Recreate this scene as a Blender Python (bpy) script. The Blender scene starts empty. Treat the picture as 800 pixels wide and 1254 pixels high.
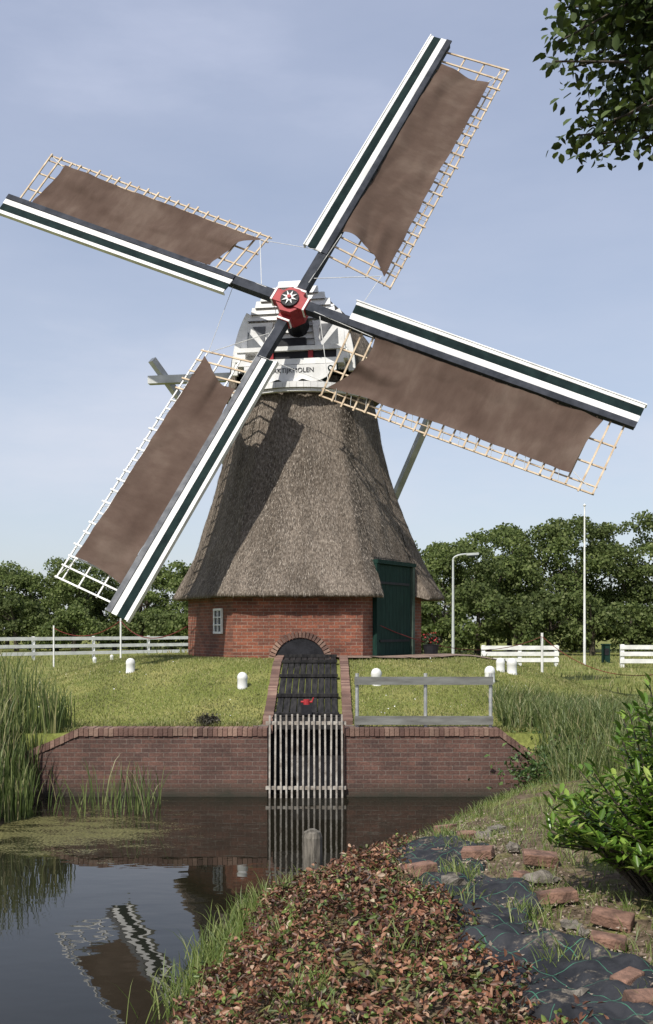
import bpy, math, random
import numpy as np
from mathutils import Vector, noise
rng=np.random.default_rng(7); random.seed(7)
S=bpy.context.scene
EYE=2.5; F=1200.0
def V(*a): return Vector(a)
# ------------------------------------------------------------------ materials
def newmat(name):
    m=bpy.data.materials.new(name); m.use_nodes=True
    nt=m.node_tree; b=nt.nodes['Principled BSDF']; return m,nt,b
def N(nt,t,**k):
    n=nt.nodes.new(t)
    for a,v in k.items(): setattr(n,a,v)
    return n
def ramp(nt,stops):
    r=N(nt,'ShaderNodeValToRGB'); e=r.color_ramp.elements
    while len(e)<len(stops): e.new(.5)
    for i,(p,c) in enumerate(stops):
        e[i].position=p; e[i].color=(c[0],c[1],c[2],1)
    return r
def coords(nt,kind='Object',sc=(1,1,1)):
    t=N(nt,'ShaderNodeTexCoord'); mp=N(nt,'ShaderNodeMapping'); mp.inputs['Scale'].default_value=sc
    nt.links.new(t.outputs[kind],mp.inputs[0]); return mp.outputs[0]
def noisen(nt,vec,scale,detail=5,rough=.6):
    n=N(nt,'ShaderNodeTexNoise'); n.inputs['Scale'].default_value=scale
    n.inputs['Detail'].default_value=detail; n.inputs['Roughness'].default_value=rough
    nt.links.new(vec,n.inputs['Vector']); return n.outputs['Fac']
def bump(nt,b,h,strength,dist=.02):
    bp=N(nt,'ShaderNodeBump'); bp.inputs['Strength'].default_value=strength; bp.inputs['Distance'].default_value=dist
    nt.links.new(h,bp.inputs['Height']); nt.links.new(bp.outputs[0],b.inputs['Normal'])
def mixc(nt,f,a,c,mode='MIX'):
    m=N(nt,'ShaderNodeMix',data_type='RGBA',blend_type=mode)
    for s,i in ((f,0),(a,6),(c,7)):
        if isinstance(s,(int,float)): m.inputs[i].default_value=s
        elif isinstance(s,tuple): m.inputs[i].default_value=(*s[:3],1)
        else: nt.links.new(s,m.inputs[i])
    return m.outputs[2]
def math_(nt,op,a,b=None,clamp=False):
    m=N(nt,'ShaderNodeMath',operation=op); m.use_clamp=clamp
    for i,s in enumerate((a,b)):
        if s is None: continue
        if isinstance(s,(int,float)): m.inputs[i].default_value=s
        else: nt.links.new(s,m.inputs[i])
    return m.outputs[0]
def simple(name,c1,c2,scale=6,rough=.6,bmp=.0,sc=(1,1,1),metal=0,bscale=None,lo=.35,hi=.65,spec=.25):
    m,nt,b=newmat(name); v=coords(nt,'Object',sc); n=noisen(nt,v,scale)
    r=ramp(nt,[(lo,c1),(hi,c2)]); nt.links.new(n,r.inputs[0]); nt.links.new(r.outputs[0],b.inputs['Base Color'])
    b.inputs['Roughness'].default_value=rough; b.inputs['Metallic'].default_value=metal; b.inputs['Specular IOR Level'].default_value=spec
    if bmp: bump(nt,b,noisen(nt,v,bscale or scale*4),bmp)
    return m
def island(name,stops,rough=.6,trans=.0,clump=None,bmp=0,dark=.35):
    m,nt,b=newmat(name); g=N(nt,'ShaderNodeNewGeometry')
    r=ramp(nt,stops); nt.links.new(g.outputs['Random Per Island'],r.inputs[0]); col=r.outputs[0]
    if clump:
        n=noisen(nt,coords(nt),clump,3); rr=ramp(nt,[(.35,(dark,)*3),(.65,(1.25,)*3)]); nt.links.new(n,rr.inputs[0])
        col=mixc(nt,1.0,col,rr.outputs[0],'MULTIPLY')
    nt.links.new(col,b.inputs['Base Color']); b.inputs['Roughness'].default_value=rough
    if bmp: bump(nt,b,noisen(nt,coords(nt),40),bmp)
    if trans:
        t=N(nt,'ShaderNodeBsdfTranslucent'); nt.links.new(col,t.inputs[0]); mx=N(nt,'ShaderNodeMixShader'); mx.inputs[0].default_value=trans
        nt.links.new(b.outputs[0],mx.inputs[1]); nt.links.new(t.outputs[0],mx.inputs[2])
        nt.links.new(mx.outputs[0],nt.nodes['Material Output'].inputs[0])
    return m
def brickmat(name,c1,c2,mortar,bw=.22,rh=.068,ms=.006,stain=.5,algae=False):
    m,nt,b=newmat(name); t=N(nt,'ShaderNodeTexCoord'); br=N(nt,'ShaderNodeTexBrick')
    nt.links.new(t.outputs['UV'],br.inputs['Vector'])
    br.inputs['Color1'].default_value=(*c1,1); br.inputs['Color2'].default_value=(*c2,1); br.inputs['Mortar'].default_value=(*mortar,1)
    br.inputs['Scale'].default_value=1; br.inputs['Brick Width'].default_value=bw; br.inputs['Row Height'].default_value=rh
    br.inputs['Mortar Size'].default_value=ms; br.inputs['Mortar Smooth'].default_value=.2; br.inputs['Bias'].default_value=-.1
    n=noisen(nt,t.outputs['UV'],1.6,8,.7); r=ramp(nt,[(.3,(stain,)*3),(.7,(1.25,)*3)]); nt.links.new(n,r.inputs[0])
    c=mixc(nt,1.0,br.outputs['Color'],r.outputs[0],'MULTIPLY')
    n2=noisen(nt,t.outputs['UV'],30,3); r2=ramp(nt,[(.3,(.7,)*3),(.7,(1.25,)*3)]); nt.links.new(n2,r2.inputs[0])
    c=mixc(nt,1.0,c,r2.outputs[0],'MULTIPLY')
    if algae:
        sp=N(nt,'ShaderNodeSeparateXYZ'); nt.links.new(t.outputs['Object'],sp.inputs[0])
        f=math_(nt,'MULTIPLY',math_(nt,'SUBTRACT',math_(nt,'ADD',.02,math_(nt,'MULTIPLY',n,.45)),sp.outputs[2]),4,True)
        c=mixc(nt,f,c,(.03,.028,.018))
    nt.links.new(c,b.inputs['Base Color']); b.inputs['Roughness'].default_value=.85
    h=math_(nt,'SUBTRACT',n2,br.outputs['Fac']); bump(nt,b,h,.6,.01)
    return m
white=simple('white_paint',(.6,.6,.58),(.8,.8,.78),3,.5,.1)
green=simple('dark_green_paint',(.005,.013,.014),(.012,.026,.025),4,.8,.1,spec=.12)
doorgreen=simple('door_green',(.006,.022,.017),(.013,.04,.03),3,.7,.1,sc=(8,8,1),spec=.15)
sparm=simple('spar_grey',(.022,.026,.034),(.05,.055,.068),4,.75,.15,spec=.15)
sparc=simple('spar_cover',(.09,.095,.105),(.18,.185,.195),4,.7,.15,spec=.15)
black=simple('black_tar',(.008,.008,.01),(.02,.02,.024),5,.6,.2)
wood=simple('lath_wood',(.38,.28,.18),(.6,.49,.35),5,.6,.1)
red=simple('red_paint',(.22,.012,.018),(.36,.035,.04),5,.55,.1)
greyrail=simple('grey_rail',(.11,.11,.10),(.2,.205,.19),4,.7,.15,sc=(.5,1,3))
steel=simple('galvanised',(.3,.31,.31),(.48,.48,.46),8,.45,.1,metal=.4)
barm=simple('bars',(.22,.19,.16),(.48,.45,.4),9,.6,.2)
oldwood=simple('weathered_wood',(.06,.055,.045),(.2,.18,.15),7,.85,.5,sc=(4,4,.6))
bark=simple('bark',(.03,.025,.018),(.09,.075,.055),7,.9,.5,sc=(4,4,.6))
stone=simple('stone',(.09,.08,.068),(.24,.215,.18),14,.95,.9,spec=.1)
mill_brick=brickmat('mill_brick',(.27,.086,.046),(.14,.05,.033),(.28,.22,.17),.22,.068,.005,.4)
wall_brick=brickmat('wall_brick',(.14,.07,.052),(.085,.047,.038),(.175,.145,.12),.22,.066,.0045,.5,True)
coping=island('coping_brick',[(0,(.11,.06,.047)),(.5,(.175,.1,.075)),(1,(.24,.155,.115))],.85,bmp=.5,clump=1.5,dark=.65)
loosebrick=island('loose_brick',[(0,(.17,.11,.08)),(.5,(.24,.125,.085)),(1,(.22,.17,.13))],.9,bmp=.8,clump=9,dark=.45)
ropem=simple('dull_red_rope',(.13,.025,.022),(.2,.035,.03),9,.8)
lightrope=simple('white_rope',(.5,.5,.48),(.65,.65,.62),9,.7)
glass=simple('window_glass',(.02,.025,.03),(.04,.05,.06),3,.08,spec=.5)
def thatchmat():
    m,nt,b=newmat('thatch'); v=coords(nt,'Object',(1,1,.4)); v3=coords(nt,'Object',(1,1,.22))
    n1=noisen(nt,v,30,6,.78); r=ramp(nt,[(.33,(.06,.05,.041)),(.5,(.195,.162,.132)),(.68,(.42,.36,.30))]); nt.links.new(n1,r.inputs[0])
    n2=noisen(nt,v3,1.6,5,.6); r2=ramp(nt,[(.3,(.5,.49,.47)),(.7,(1.2,1.2,1.2))]); nt.links.new(n2,r2.inputs[0])
    c=mixc(nt,1.0,r.outputs[0],r2.outputs[0],'MULTIPLY'); nt.links.new(c,b.inputs['Base Color']); b.inputs['Roughness'].default_value=.95
    b.inputs['Specular IOR Level'].default_value=.1
    bump(nt,b,n1,.9,.05); return m
thatch=thatchmat()
straw=island('thatch_straw',[(0,(.065,.054,.044)),(.5,(.2,.17,.138)),(1,(.46,.4,.335))],.9)
def clothmat():
    m,nt,b=newmat('sail_cloth'); v=coords(nt,'UV',(1,1,1)); v3=coords(nt,'UV',(3.,1.2,1)); vw=coords(nt,'UV',(60,60,1))
    n1=noisen(nt,v,.8,3,.5); n3=noisen(nt,v3,1.0,5,.65)
    n=math_(nt,'ADD',math_(nt,'MULTIPLY',n1,.6),math_(nt,'MULTIPLY',n3,.4))
    r=ramp(nt,[(.36,(.085,.057,.045)),(.5,(.112,.078,.062)),(.64,(.155,.115,.092))]); nt.links.new(n,r.inputs[0])
    nt.links.new(r.outputs[0],b.inputs['Base Color']); b.inputs['Roughness'].default_value=.95; b.inputs['Specular IOR Level'].default_value=.08
    bump(nt,b,noisen(nt,v3,2.5,4,.55),.35,.03)
    t=N(nt,'ShaderNodeBsdfTranslucent'); nt.links.new(r.outputs[0],t.inputs[0]); mx=N(nt,'ShaderNodeMixShader'); mx.inputs[0].default_value=.15
    nt.links.new(b.outputs[0],mx.inputs[1]); nt.links.new(t.outputs[0],mx.inputs[2]); nt.links.new(mx.outputs[0],nt.nodes['Material Output'].inputs[0])
    return m
cloth=clothmat()
# ------------------------------------------------------------------ builders
class MB:
    def __init__(s): s.v=[];s.f=[];s.m=[];s.uv=[]
    def face(s,pts,mat=0,uv=None):
        i=len(s.v); s.v+= [tuple(p) for p in pts]; s.f.append(list(range(i,i+len(pts)))); s.m.append(mat); s.uv.append(uv or [(0,0)]*len(pts))
    def box8(s,c,mat=0):
        i=len(s.v); s.v+=[tuple(p) for p in c]
        for q in ((0,3,2,1),(4,5,6,7),(0,1,5,4),(1,2,6,5),(2,3,7,6),(3,0,4,7)):
            s.f.append([i+k for k in q]); s.m.append(mat); s.uv.append([(0,0)]*4)
    def beam(s,a,b,w,h,up=(0,0,1),mat=0,w2=None,h2=None):
        a=Vector(a);b=Vector(b);ax=(b-a).normalized();sd=ax.cross(Vector(up)).normalized();u=sd.cross(ax).normalized()
        c=[]
        for p,ww,hh in ((a,w,h),(b,w2 or w,h2 or h)):
            for i,j in ((-1,-1),(1,-1),(1,1),(-1,1)): c.append(p+sd*ww/2*i+u*hh/2*j)
        s.box8(c,mat)
    def box(s,x0,x1,y0,y1,z0,z1,mat=0):
        s.box8([(x0,y0,z0),(x1,y0,z0),(x1,y1,z0),(x0,y1,z0),(x0,y0,z1),(x1,y0,z1),(x1,y1,z1),(x0,y1,z1)],mat)
    def tube(s,a,b,r0,r1=None,n=10,mat=0,cap=True):
        a=Vector(a);b=Vector(b); r1=r0 if r1 is None else r1; ax=(b-a).normalized()
        t=Vector((1,0,0)) if abs(ax.x)<.9 else Vector((0,1,0)); e=ax.cross(t).normalized(); g=ax.cross(e)
        i=len(s.v)
        for p,r in((a,r0),(b,r1)):
            for k in range(n):
                q=2*math.pi*k/n; s.v.append(tuple(p+e*math.cos(q)*r+g*math.sin(q)*r))
        for k in range(n):
            s.f.append([i+k,i+(k+1)%n,i+n+(k+1)%n,i+n+k]); s.m.append(mat); s.uv.append([(0,0)]*4)
        if cap:
            s.f.append([i+k for k in range(n)][::-1]); s.f.append([i+n+k for k in range(n)]); s.m+=[mat,mat]; s.uv+=[[(0,0)]*n]*2
    def poly(s,pts,ext,mat=0,uv=None,sidemat=None):
        pts=[Vector(p) for p in pts]; e=Vector(ext); n=len(pts)
        s.face(pts,mat,uv); s.face([p+e for p in pts][::-1],mat,uv[::-1] if uv else None)
        for k in range(n):
            a=pts[k];b=pts[(k+1)%n]; L=(b-a).length
            s.face([a,a+e,b+e,b],mat if sidemat is None else sidemat,[(0,0),(0,e.length),(L,e.length),(L,0)])
    def lathe(s,c,prof,n=14,mat=0):
        i=len(s.v); c=Vector(c)
        for r,z in prof:
            for k in range(n):
                q=2*math.pi*k/n; s.v.append((c.x+r*math.cos(q),c.y+r*math.sin(q),c.z+z))
        for j in range(len(prof)-1):
            for k in range(n):
                s.f.append([i+j*n+k,i+j*n+(k+1)%n,i+(j+1)*n+(k+1)%n,i+(j+1)*n+k]); s.m.append(mat); s.uv.append([(0,0)]*4)
    def build(s,name,mats,parent=None,smooth=False):
        me=bpy.data.meshes.new(name); me.from_pydata(s.v,[],s.f)
        for m in mats: me.materials.append(m)
        me.polygons.foreach_set('material_index',s.m)
        uvl=me.uv_layers.new(name='UVMap'); flat=[c for f in s.uv for p in f for c in p]
        uvl.data.foreach_set('uv',flat)
        if smooth: me.polygons.foreach_set('use_smooth',[True]*len(s.f))
        me.update(); o=bpy.data.objects.new(name,me); S.collection.objects.link(o)
        if parent: o.parent=parent
        return o
def empty(name):
    o=bpy.data.objects.new(name,None); S.collection.objects.link(o); return o
def npmesh(name,verts,faces,mats,midx=None,parent=None,smooth=False):
    me=bpy.data.meshes.new(name); verts=np.asarray(verts,dtype=np.float32)
    fl=[faces] if isinstance(faces,np.ndarray) else faces
    tot=sum(f.shape[0] for f in fl); loops=np.concatenate([f.ravel() for f in fl]).astype(np.int32)
    cnt=np.concatenate([np.full(f.shape[0],f.shape[1]) for f in fl]).astype(np.int32)
    st=np.concatenate([[0],np.cumsum(cnt)[:-1]]).astype(np.int32)
    me.vertices.add(len(verts)); me.vertices.foreach_set('co',verts.ravel())
    me.loops.add(len(loops)); me.loops.foreach_set('vertex_index',loops)
    me.polygons.add(tot); me.polygons.foreach_set('loop_start',st); me.polygons.foreach_set('loop_total',cnt)
    for m in mats: me.materials.append(m)
    if smooth: me.polygons.foreach_set('use_smooth',np.ones(tot,dtype=bool))
    me.update(calc_edges=True); me.validate(); o=bpy.data.objects.new(name,me); S.collection.objects.link(o)
    if parent: o.parent=parent
    return o
def norm(a): return a/np.maximum(np.linalg.norm(a,axis=1,keepdims=True),1e-9)
def leafmesh(name,c,dirs,nrm,L,W,mats,parent=None,fold=.25,near=False):
    n=len(c); d=norm(dirs); s=norm(np.cross(d,nrm)); u=np.cross(s,d); L=np.asarray(L).reshape(-1,1)*np.ones((n,1)); W=np.asarray(W).reshape(-1,1)*np.ones((n,1))
    if not near:
        v=np.stack([c,c+d*L*.5+s*W*.5+u*W*fold,c+d*L,c+d*L*.5-s*W*.5+u*W*fold],1).reshape(-1,3)
        b=np.arange(n)[:,None]*4
        f=np.stack([b+np.array([[0,1,2]]),b+np.array([[0,2,3]])],1).reshape(-1,3)
    else:
        dr=-.12*L*u
        v=np.stack([c,c+d*L*.3+s*W*.42+u*W*fold,c+d*L*.68+s*W*.42+u*W*fold+dr*.4,c+d*L+dr,c+d*L*.68-s*W*.42+u*W*fold+dr*.4,c+d*L*.3-s*W*.42+u*W*fold],1).reshape(-1,3)
        b=np.arange(n)[:,None]*6; f=np.stack([b+np.array([[0,1,2,3]]),b+np.array([[0,3,4,5]])],1).reshape(-1,4)
    return npmesh(name,v,f,mats,parent=parent)
def blades(name,root,H,W,lean,mats,parent=None,bend=1.0,dirs=None):
    n=len(root); H=np.asarray(H).reshape(-1,1)*np.ones((n,1)); W=np.asarray(W).reshape(-1,1)*np.ones((n,1))
    a=rng.uniform(0,2*np.pi,n); out=np.stack([np.cos(a),np.sin(a),np.zeros(n)],1)*np.asarray(lean).reshape(-1,1)
    b=rng.uniform(-.7,.7,n); s=np.stack([np.cos(b),np.sin(b),np.zeros(n)],1)
    up=np.array([[0,0,1.]])
    p1=root+up*H*.5+out*H*.25; p2=root+up*H*(.92)+out*H*.8*bend
    q=root+up*H*.78+out*H*.5*bend
    v=np.stack([root-s*W/2,root+s*W/2,p1+s*W*.45,p1-s*W*.45,q+s*W*.3,q-s*W*.3,p2],1).reshape(-1,3)
    k=np.arange(n)[:,None]*7
    f4=np.stack([k+np.array([[0,1,2,3]]),k+np.array([[3,2,4,5]])],1).reshape(-1,4); f3=(k+np.array([[5,4,6]])).reshape(-1,3)
    return npmesh(name,v,[f4,f3],mats,parent=parent)
# ------------------------------------------------------------------ terrain
WY=14.6
CX,CY=-.5,22.0
SY=[-20,0,6,7,8.5,9.3,10.3,11.3,12.3,13,14.6,16]; SX=[-3,-1.6,-1.05,-.9,-.66,-.2,.45,1.0,1.4,1.8,2.9,3.6]
def sm(t): t=np.clip(t,0,1); return t*t*(3-2*t)
def gn(x,y,s,seed=0):
    return (np.sin(x*s*1.3+seed)*np.cos(y*s*1.1+seed*2)+.5*np.sin(x*s*2.7+y*s*1.9+seed*3)+.3*np.sin(x*s*5.1-y*s*4.3+seed))/1.8
def Hf(x,y):
    x=np.asarray(x,float); y=np.asarray(y,float)
    r=np.hypot(x-CX,y-CY); lawn=.93+.97*(1-sm((r-3.2)/4.8))+.014*gn(x,y,1.5)
    xs=np.interp(y,SY,SX)+.08*gn(x*0,y,2.2,1)
    sd=(x-xs)*.85
    fr=np.interp(sd,[-1.2,0,.25,.8,2,4,9],[-.6,-.01,.15,.38,.66,.85,.95])+.022*gn(x,y,5)*np.clip(sd*3,0,1)
    fr=fr+.30*np.exp(-(((x-.12)/.5)**2+((y-6.3)/1.2)**2))+.09*np.exp(-(((x-.3)/.33)**2+((y-7.9)/.6)**2))+.05*np.exp(-(((x+.25)/.2)**2+((y-7.0)/.3)**2))+.05*np.exp(-(((x-.5)/.2)**2+((y-5.4)/.3)**2))
    sl=np.minimum(-4.15-x-.1*gn(y,x,2),(y-11.9)*.8); lf=np.interp(sl,[-1,0,.3,1.2,3],[-.6,-.01,.25,.75,.93])
    far=np.interp(-x-15,[-1,0,1.5],[-.6,0,.9])
    z=np.maximum(np.maximum(fr,lf),far)
    nr=np.where(x>3.0,.95*np.clip(.55+(x-3.04)*.9-(WY-y)*.55,-1,1),-1)
    z=np.maximum(z,nr)
    z=np.where(y>14.7,lawn,z)
    z=np.where((x>-1.0)&(x<.39)&(y>14.5)&(y<15.55),-.5,z)
    return z
def H1(x,y): return float(Hf(np.array([x]),np.array([y]))[0])
def hit(px,py,d0=3.5,d1=150):
    d=np.concatenate([np.arange(d0,25,.01),np.arange(25,d1,.05)]); x=(px-400)/F*d; z=EYE-(py-770)/F*d
    h=Hf(x,d); k=np.argmax(z<=h); return Vector((x[k],d[k],h[k]))
xs=np.unique(np.concatenate([np.arange(-6.5,6.5,.07),np.linspace(-14,-6.5,30),np.linspace(6.5,14,30),np.linspace(14,60,24),-np.linspace(14,60,24),[-400,-200,-100,100,200,400],[-1.001,-.999,.389,.391]]))
ys=np.unique(np.concatenate([np.arange(1,20,.07),np.linspace(20,30,50),np.linspace(30,80,50),np.linspace(-30,1,16),[120,200,400,800],[14.699,14.701,15.549,15.551]]))
X,Y=np.meshgrid(xs,ys); Z=Hf(X,Y); nx,ny=len(xs),len(ys)
idx=np.arange(nx*ny).reshape(ny,nx); fq=np.stack([idx[:-1,:-1],idx[:-1,1:],idx[1:,1:],idx[1:,:-1]],-1).reshape(-1,4)
def groundmat():
    m,nt,b=newmat('ground'); v=coords(nt); sp=N(nt,'ShaderNodeSeparateXYZ'); nt.links.new(v,sp.inputs[0])
    n1=noisen(nt,v,.8,6,.65); g=ramp(nt,[(.3,(.11,.135,.03)),(.5,(.18,.195,.055)),(.7,(.29,.265,.1))]); nt.links.new(n1,g.inputs[0])
    n3=noisen(nt,v,22,5,.7); g3=ramp(nt,[(.3,(.55,)*3),(.7,(1.3,)*3)]); nt.links.new(n3,g3.inputs[0])
    gc=mixc(nt,1.0,g.outputs[0],g3.outputs[0],'MULTIPLY')
    n2=noisen(nt,v,14,6,.7); d=ramp(nt,[(.3,(.04,.03,.02)),(.55,(.14,.105,.07)),(.75,(.28,.23,.17))]); nt.links.new(n2,d.inputs[0])
    near=math_(nt,'LESS_THAN',sp.outputs[1],14.65)
    n4=noisen(nt,v,2.2,5,.6); dm=math_(nt,'MULTIPLY',near,math_(nt,'MULTIPLY',math_(nt,'SUBTRACT',n4,.34),6,True),True)
    c=mixc(nt,dm,gc,d.outputs[0])
    low=math_(nt,'LESS_THAN',sp.outputs[2],.1); c=mixc(nt,low,c,(.03,.024,.015))
    nt.links.new(c,b.inputs['Base Color']); b.inputs['Roughness'].default_value=.95; b.inputs['Specular IOR Level'].default_value=.1
    bump(nt,b,n3,.6,.03); return m
npmesh('ground',np.stack([X.ravel(),Y.ravel(),Z.ravel()],1),fq,[groundmat()],smooth=True)
def watermat():
    m,nt,b=newmat('pond_water'); v=coords(nt); sp=N(nt,'ShaderNodeSeparateXYZ'); nt.links.new(v,sp.inputs[0])
    x,y=sp.outputs[0],sp.outputs[1]
    a=math_(nt,'MULTIPLY',math_(nt,'SUBTRACT',-.9,x),.6,True)
    yb=math_(nt,'SUBTRACT',1.0,math_(nt,'MULTIPLY',math_(nt,'ABSOLUTE',math_(nt,'SUBTRACT',y,12.1)),.34),True)
    reg=math_(nt,'MULTIPLY',a,yb,True)
    vs=coords(nt,'Object',(.6,1.5,1)); n=noisen(nt,vs,2.4,9,.74); nf=noisen(nt,v,30,5,.8)
    t=math_(nt,'ADD',math_(nt,'ADD',math_(nt,'MULTIPLY',reg,.40),n),math_(nt,'MULTIPLY',math_(nt,'SUBTRACT',nf,.5),.9))
    msk=math_(nt,'MULTIPLY',math_(nt,'SUBTRACT',t,.76),7,True)
    ac=ramp(nt,[(.35,(.035,.035,.012)),(.52,(.11,.105,.035)),(.68,(.25,.22,.11))]); nt.links.new(nf,ac.inputs[0])
    c=mixc(nt,msk,(.012,.011,.007),ac.outputs[0]); nt.links.new(c,b.inputs['Base Color'])
    nt.links.new(math_(nt,'ADD',math_(nt,'MULTIPLY',msk,.6),.015),b.inputs['Roughness']); b.inputs['IOR'].default_value=1.33
    bump(nt,b,noisen(nt,coords(nt,'Object',(.8,1.6,1)),2.2,2,.5),.07,.03); return m
mb=MB(); mb.face([(-40,-20,0),(8,-20,0),(8,14.72,0),(-40,14.72,0)]); mb.face([(-1.0,14.72,0),(.39,14.72,0),(.39,15.55,0),(-1.0,15.55,0)])
mb.build('pond_water',[watermat()])
# ------------------------------------------------------------------ windmill
mill=empty('thatched_windmill')
C=Vector((CX,CY,0))
def hexp(th,R,z): t=math.radians(th); return Vector((CX+R*math.sin(t),CY-R*math.cos(t),z))
R0=2.62; ZB=1.75
hv=[28,88,148,208,268,328]
mb=MB()
for k in range(6):
    a=hexp(hv[k],R0,0);b=hexp(hv[(k+1)%6],R0,0);L=(b-a).length
    mb.face([a+V(0,0,ZB-.4),b+V(0,0,ZB-.4),b+V(0,0,3.55),a+V(0,0,3.55)],0,[(k*3.,0),(k*3.+L,0),(k*3.+L,2.2),(k*3.,2.2)])
mb.build('brick_base',[mill_brick],mill)
prof=[(3.12,2.98),(3.2,2.97),(3.6,2.74),(4.0,2.55),(4.43,2.39),(5.0,2.2),(5.44,2.07),(6.0,1.92),(6.5,1.8),(7.2,1.66),(7.9,1.52)]
pz=[p[0] for p in prof]; pr=[p[1] for p in prof]
def rad(th,z):
    R=float(np.interp(z,pz,pr)); ph=((th-58+30)%60)-30; k=.06+.35*max(0,(z-3.5)/4.4)
    R+=.2*math.exp(-((th-92)/16)**2)*max(0,1-(z-3.1)/2.5)
    r=R*(.866/math.cos(math.radians(ph)))*(1-k)+R*.95*k
    q=noise.noise(Vector((th*.12,z*1.3,3.)))*.035+noise.noise(Vector((th*.5,z*4,9.)))*.018
    return r+q
D0,D1=37.5,78.0
ths=[]
for k in range(180):
    t=k*2.0
    ths.append((t,3.88 if D0<t<D1 else None))
ths+= [(D0,None),(D0+.001,3.88),(D1-.001,3.88),(D1,None)]; ths.sort(key=lambda q:q[0])
nl=44
verts=[];
for t,zb in ths:
    z0=(3.13+.02*noise.noise(Vector((t*.4,0,0)))) if zb is None else zb
    rin=(R0*.866/math.cos(math.radians(((t-58+30)%60)-30)))-.02
    col=[hexp(t,rin,z0+.1)]
    ro=rad(t,z0); col.append(hexp(t,ro-.05,z0-.0))
    for j in range(nl):
        z=z0+.04+(7.85-z0-.04)*(j/(nl-1))**1.15; col.append(hexp(t,rad(t,z),z))
    verts+=col
n=nl+2; m=len(ths); ff=[]
for i in range(m):
    for j in range(n-1): ff.append([i*n+j,((i+1)%m)*n+j,((i+1)%m)*n+j+1,i*n+j+1])
npmesh('thatched_body',[tuple(v) for v in verts],np.array(ff),[thatch],parent=mill,smooth=True)
ns=30000; th=rng.uniform(0,360,ns); zz=3.2+4.5*rng.random(ns)**1.15
pts=[];dd=[];nn=[]
for t,z in zip(th,zz):
    if D0-1<t<D1+1 and z<4.05: continue
    p=hexp(t,rad(t,z)+.006,z); q=hexp(t,rad(t,z-.1)+.014,z-.1); pts.append(p); dd.append((q-p)+Vector((random.gauss(0,.02),0,0))); nn.append(hexp(t,1,0)-C)
leafmesh('thatch_straw',np.array(pts),np.array(dd),np.array(nn),rng.uniform(.04,.11,len(pts)),rng.uniform(.006,.012,len(pts)),[straw],mill,fold=.1)
def facept(k,f,z,out=0.):
    a=hexp(hv[k],R0,0);b=hexp(hv[(k+1)%6],R0,0); nrm=((a+b)/2-C); nrm.z=0; nrm.normalize()
    p=a.lerp(b,f)+nrm*out; p.z=z; return p
nr=(facept(0,.5,0)-C).normalized()
mb=MB()
zd0,zd1=1.93,3.84; f0,f1=.19,.78
mb.beam(facept(0,f0,(zd0+zd1)/2,.03),facept(0,f1-.04,(zd0+zd1)/2,.03),.05,zd1-zd0,mat=0)
for i in range(9):
    f=f0+(f1-.04-f0)*(i+.5)/9; mb.beam(facept(0,f,zd0+.02,.065),facept(0,f,zd1-.02,.065),.155,.02,up=nr,mat=0)
for z in (2.25,3.45): mb.beam(facept(0,f0+.02,z,.085),facept(0,f1-.07,z,.085),.02,.05,mat=3)
mb.beam(facept(0,f0-.02,zd0,.05),facept(0,f0-.02,zd1,.05),.09,.1,up=nr,mat=0)
mb.beam(facept(0,f1,zd0,.05),facept(0,f1,zd1,.05),.1,.12,up=nr,mat=4)
mb.beam(facept(0,f0-.04,zd1+.04,.05),facept(0,f1+.03,zd1+.04,.05),.16,.08,mat=0)
mb.beam(facept(0,f0-.05,zd0-.06,.15),facept(0,f1+.05,zd0-.06,.15),.35,.1,mat=2)
mb.build('door',[doorgreen,white,greyrail,black,simple('door_frame',(.04,.065,.05),(.08,.11,.085),4,.7)],mill)
mb=MB(); wz0,wz1=2.42,2.9; wa,wb=.64,.80; nl_=(facept(4,.5,0)-C).normalized()
mb.beam(facept(4,wa,(wz0+wz1)/2,.012),facept(4,wb,(wz0+wz1)/2,.012),.02,wz1-wz0,mat=1)
for f in (wa,(wa+wb)/2,wb): mb.beam(facept(4,f,wz0,.03),facept(4,f,wz1,.03),.045 if f!=(wa+wb)/2 else .025,.04,up=nl_,mat=0)
for z in (wz0,(2*wz0+wz1)/3,(wz0+2*wz1)/3,wz1): mb.beam(facept(4,wa-.01,z,.033),facept(4,wb+.01,z,.033),.04,.045 if z in(wz0,wz1) else .022,mat=0)
mb.build('window',[white,glass],mill)
mb=MB(); am=facept(5,.5,0); a_=hexp(328,R0,0); b_=hexp(388,R0,0); ax=(b_-a_).normalized(); nf_=(am-C).normalized()
AC=facept(5,.52,1.80); ra=.52
pts=[AC+nf_*.012+ax*ra*math.cos(q)+V(0,0,1)*ra*math.sin(q)*.98 for q in np.linspace(0,math.pi,24)]
mb.face([AC+nf_*.012-ax*ra-V(0,0,.2),AC+nf_*.012+ax*ra-V(0,0,.2)]+pts,0)
mb2=MB()
for i in range(25):
    q=math.pi*(i+.5)/25; d=ax*math.cos(q)+V(0,0,1)*math.sin(q)
    mb2.beam(AC+nf_*.015+d*(ra+.005),AC+nf_*.015+d*(ra+.13),.055,.05,up=nf_)
mb.build('arch_opening',[black],mill); mb2.build('brick_arch',[coping],mill)
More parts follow.
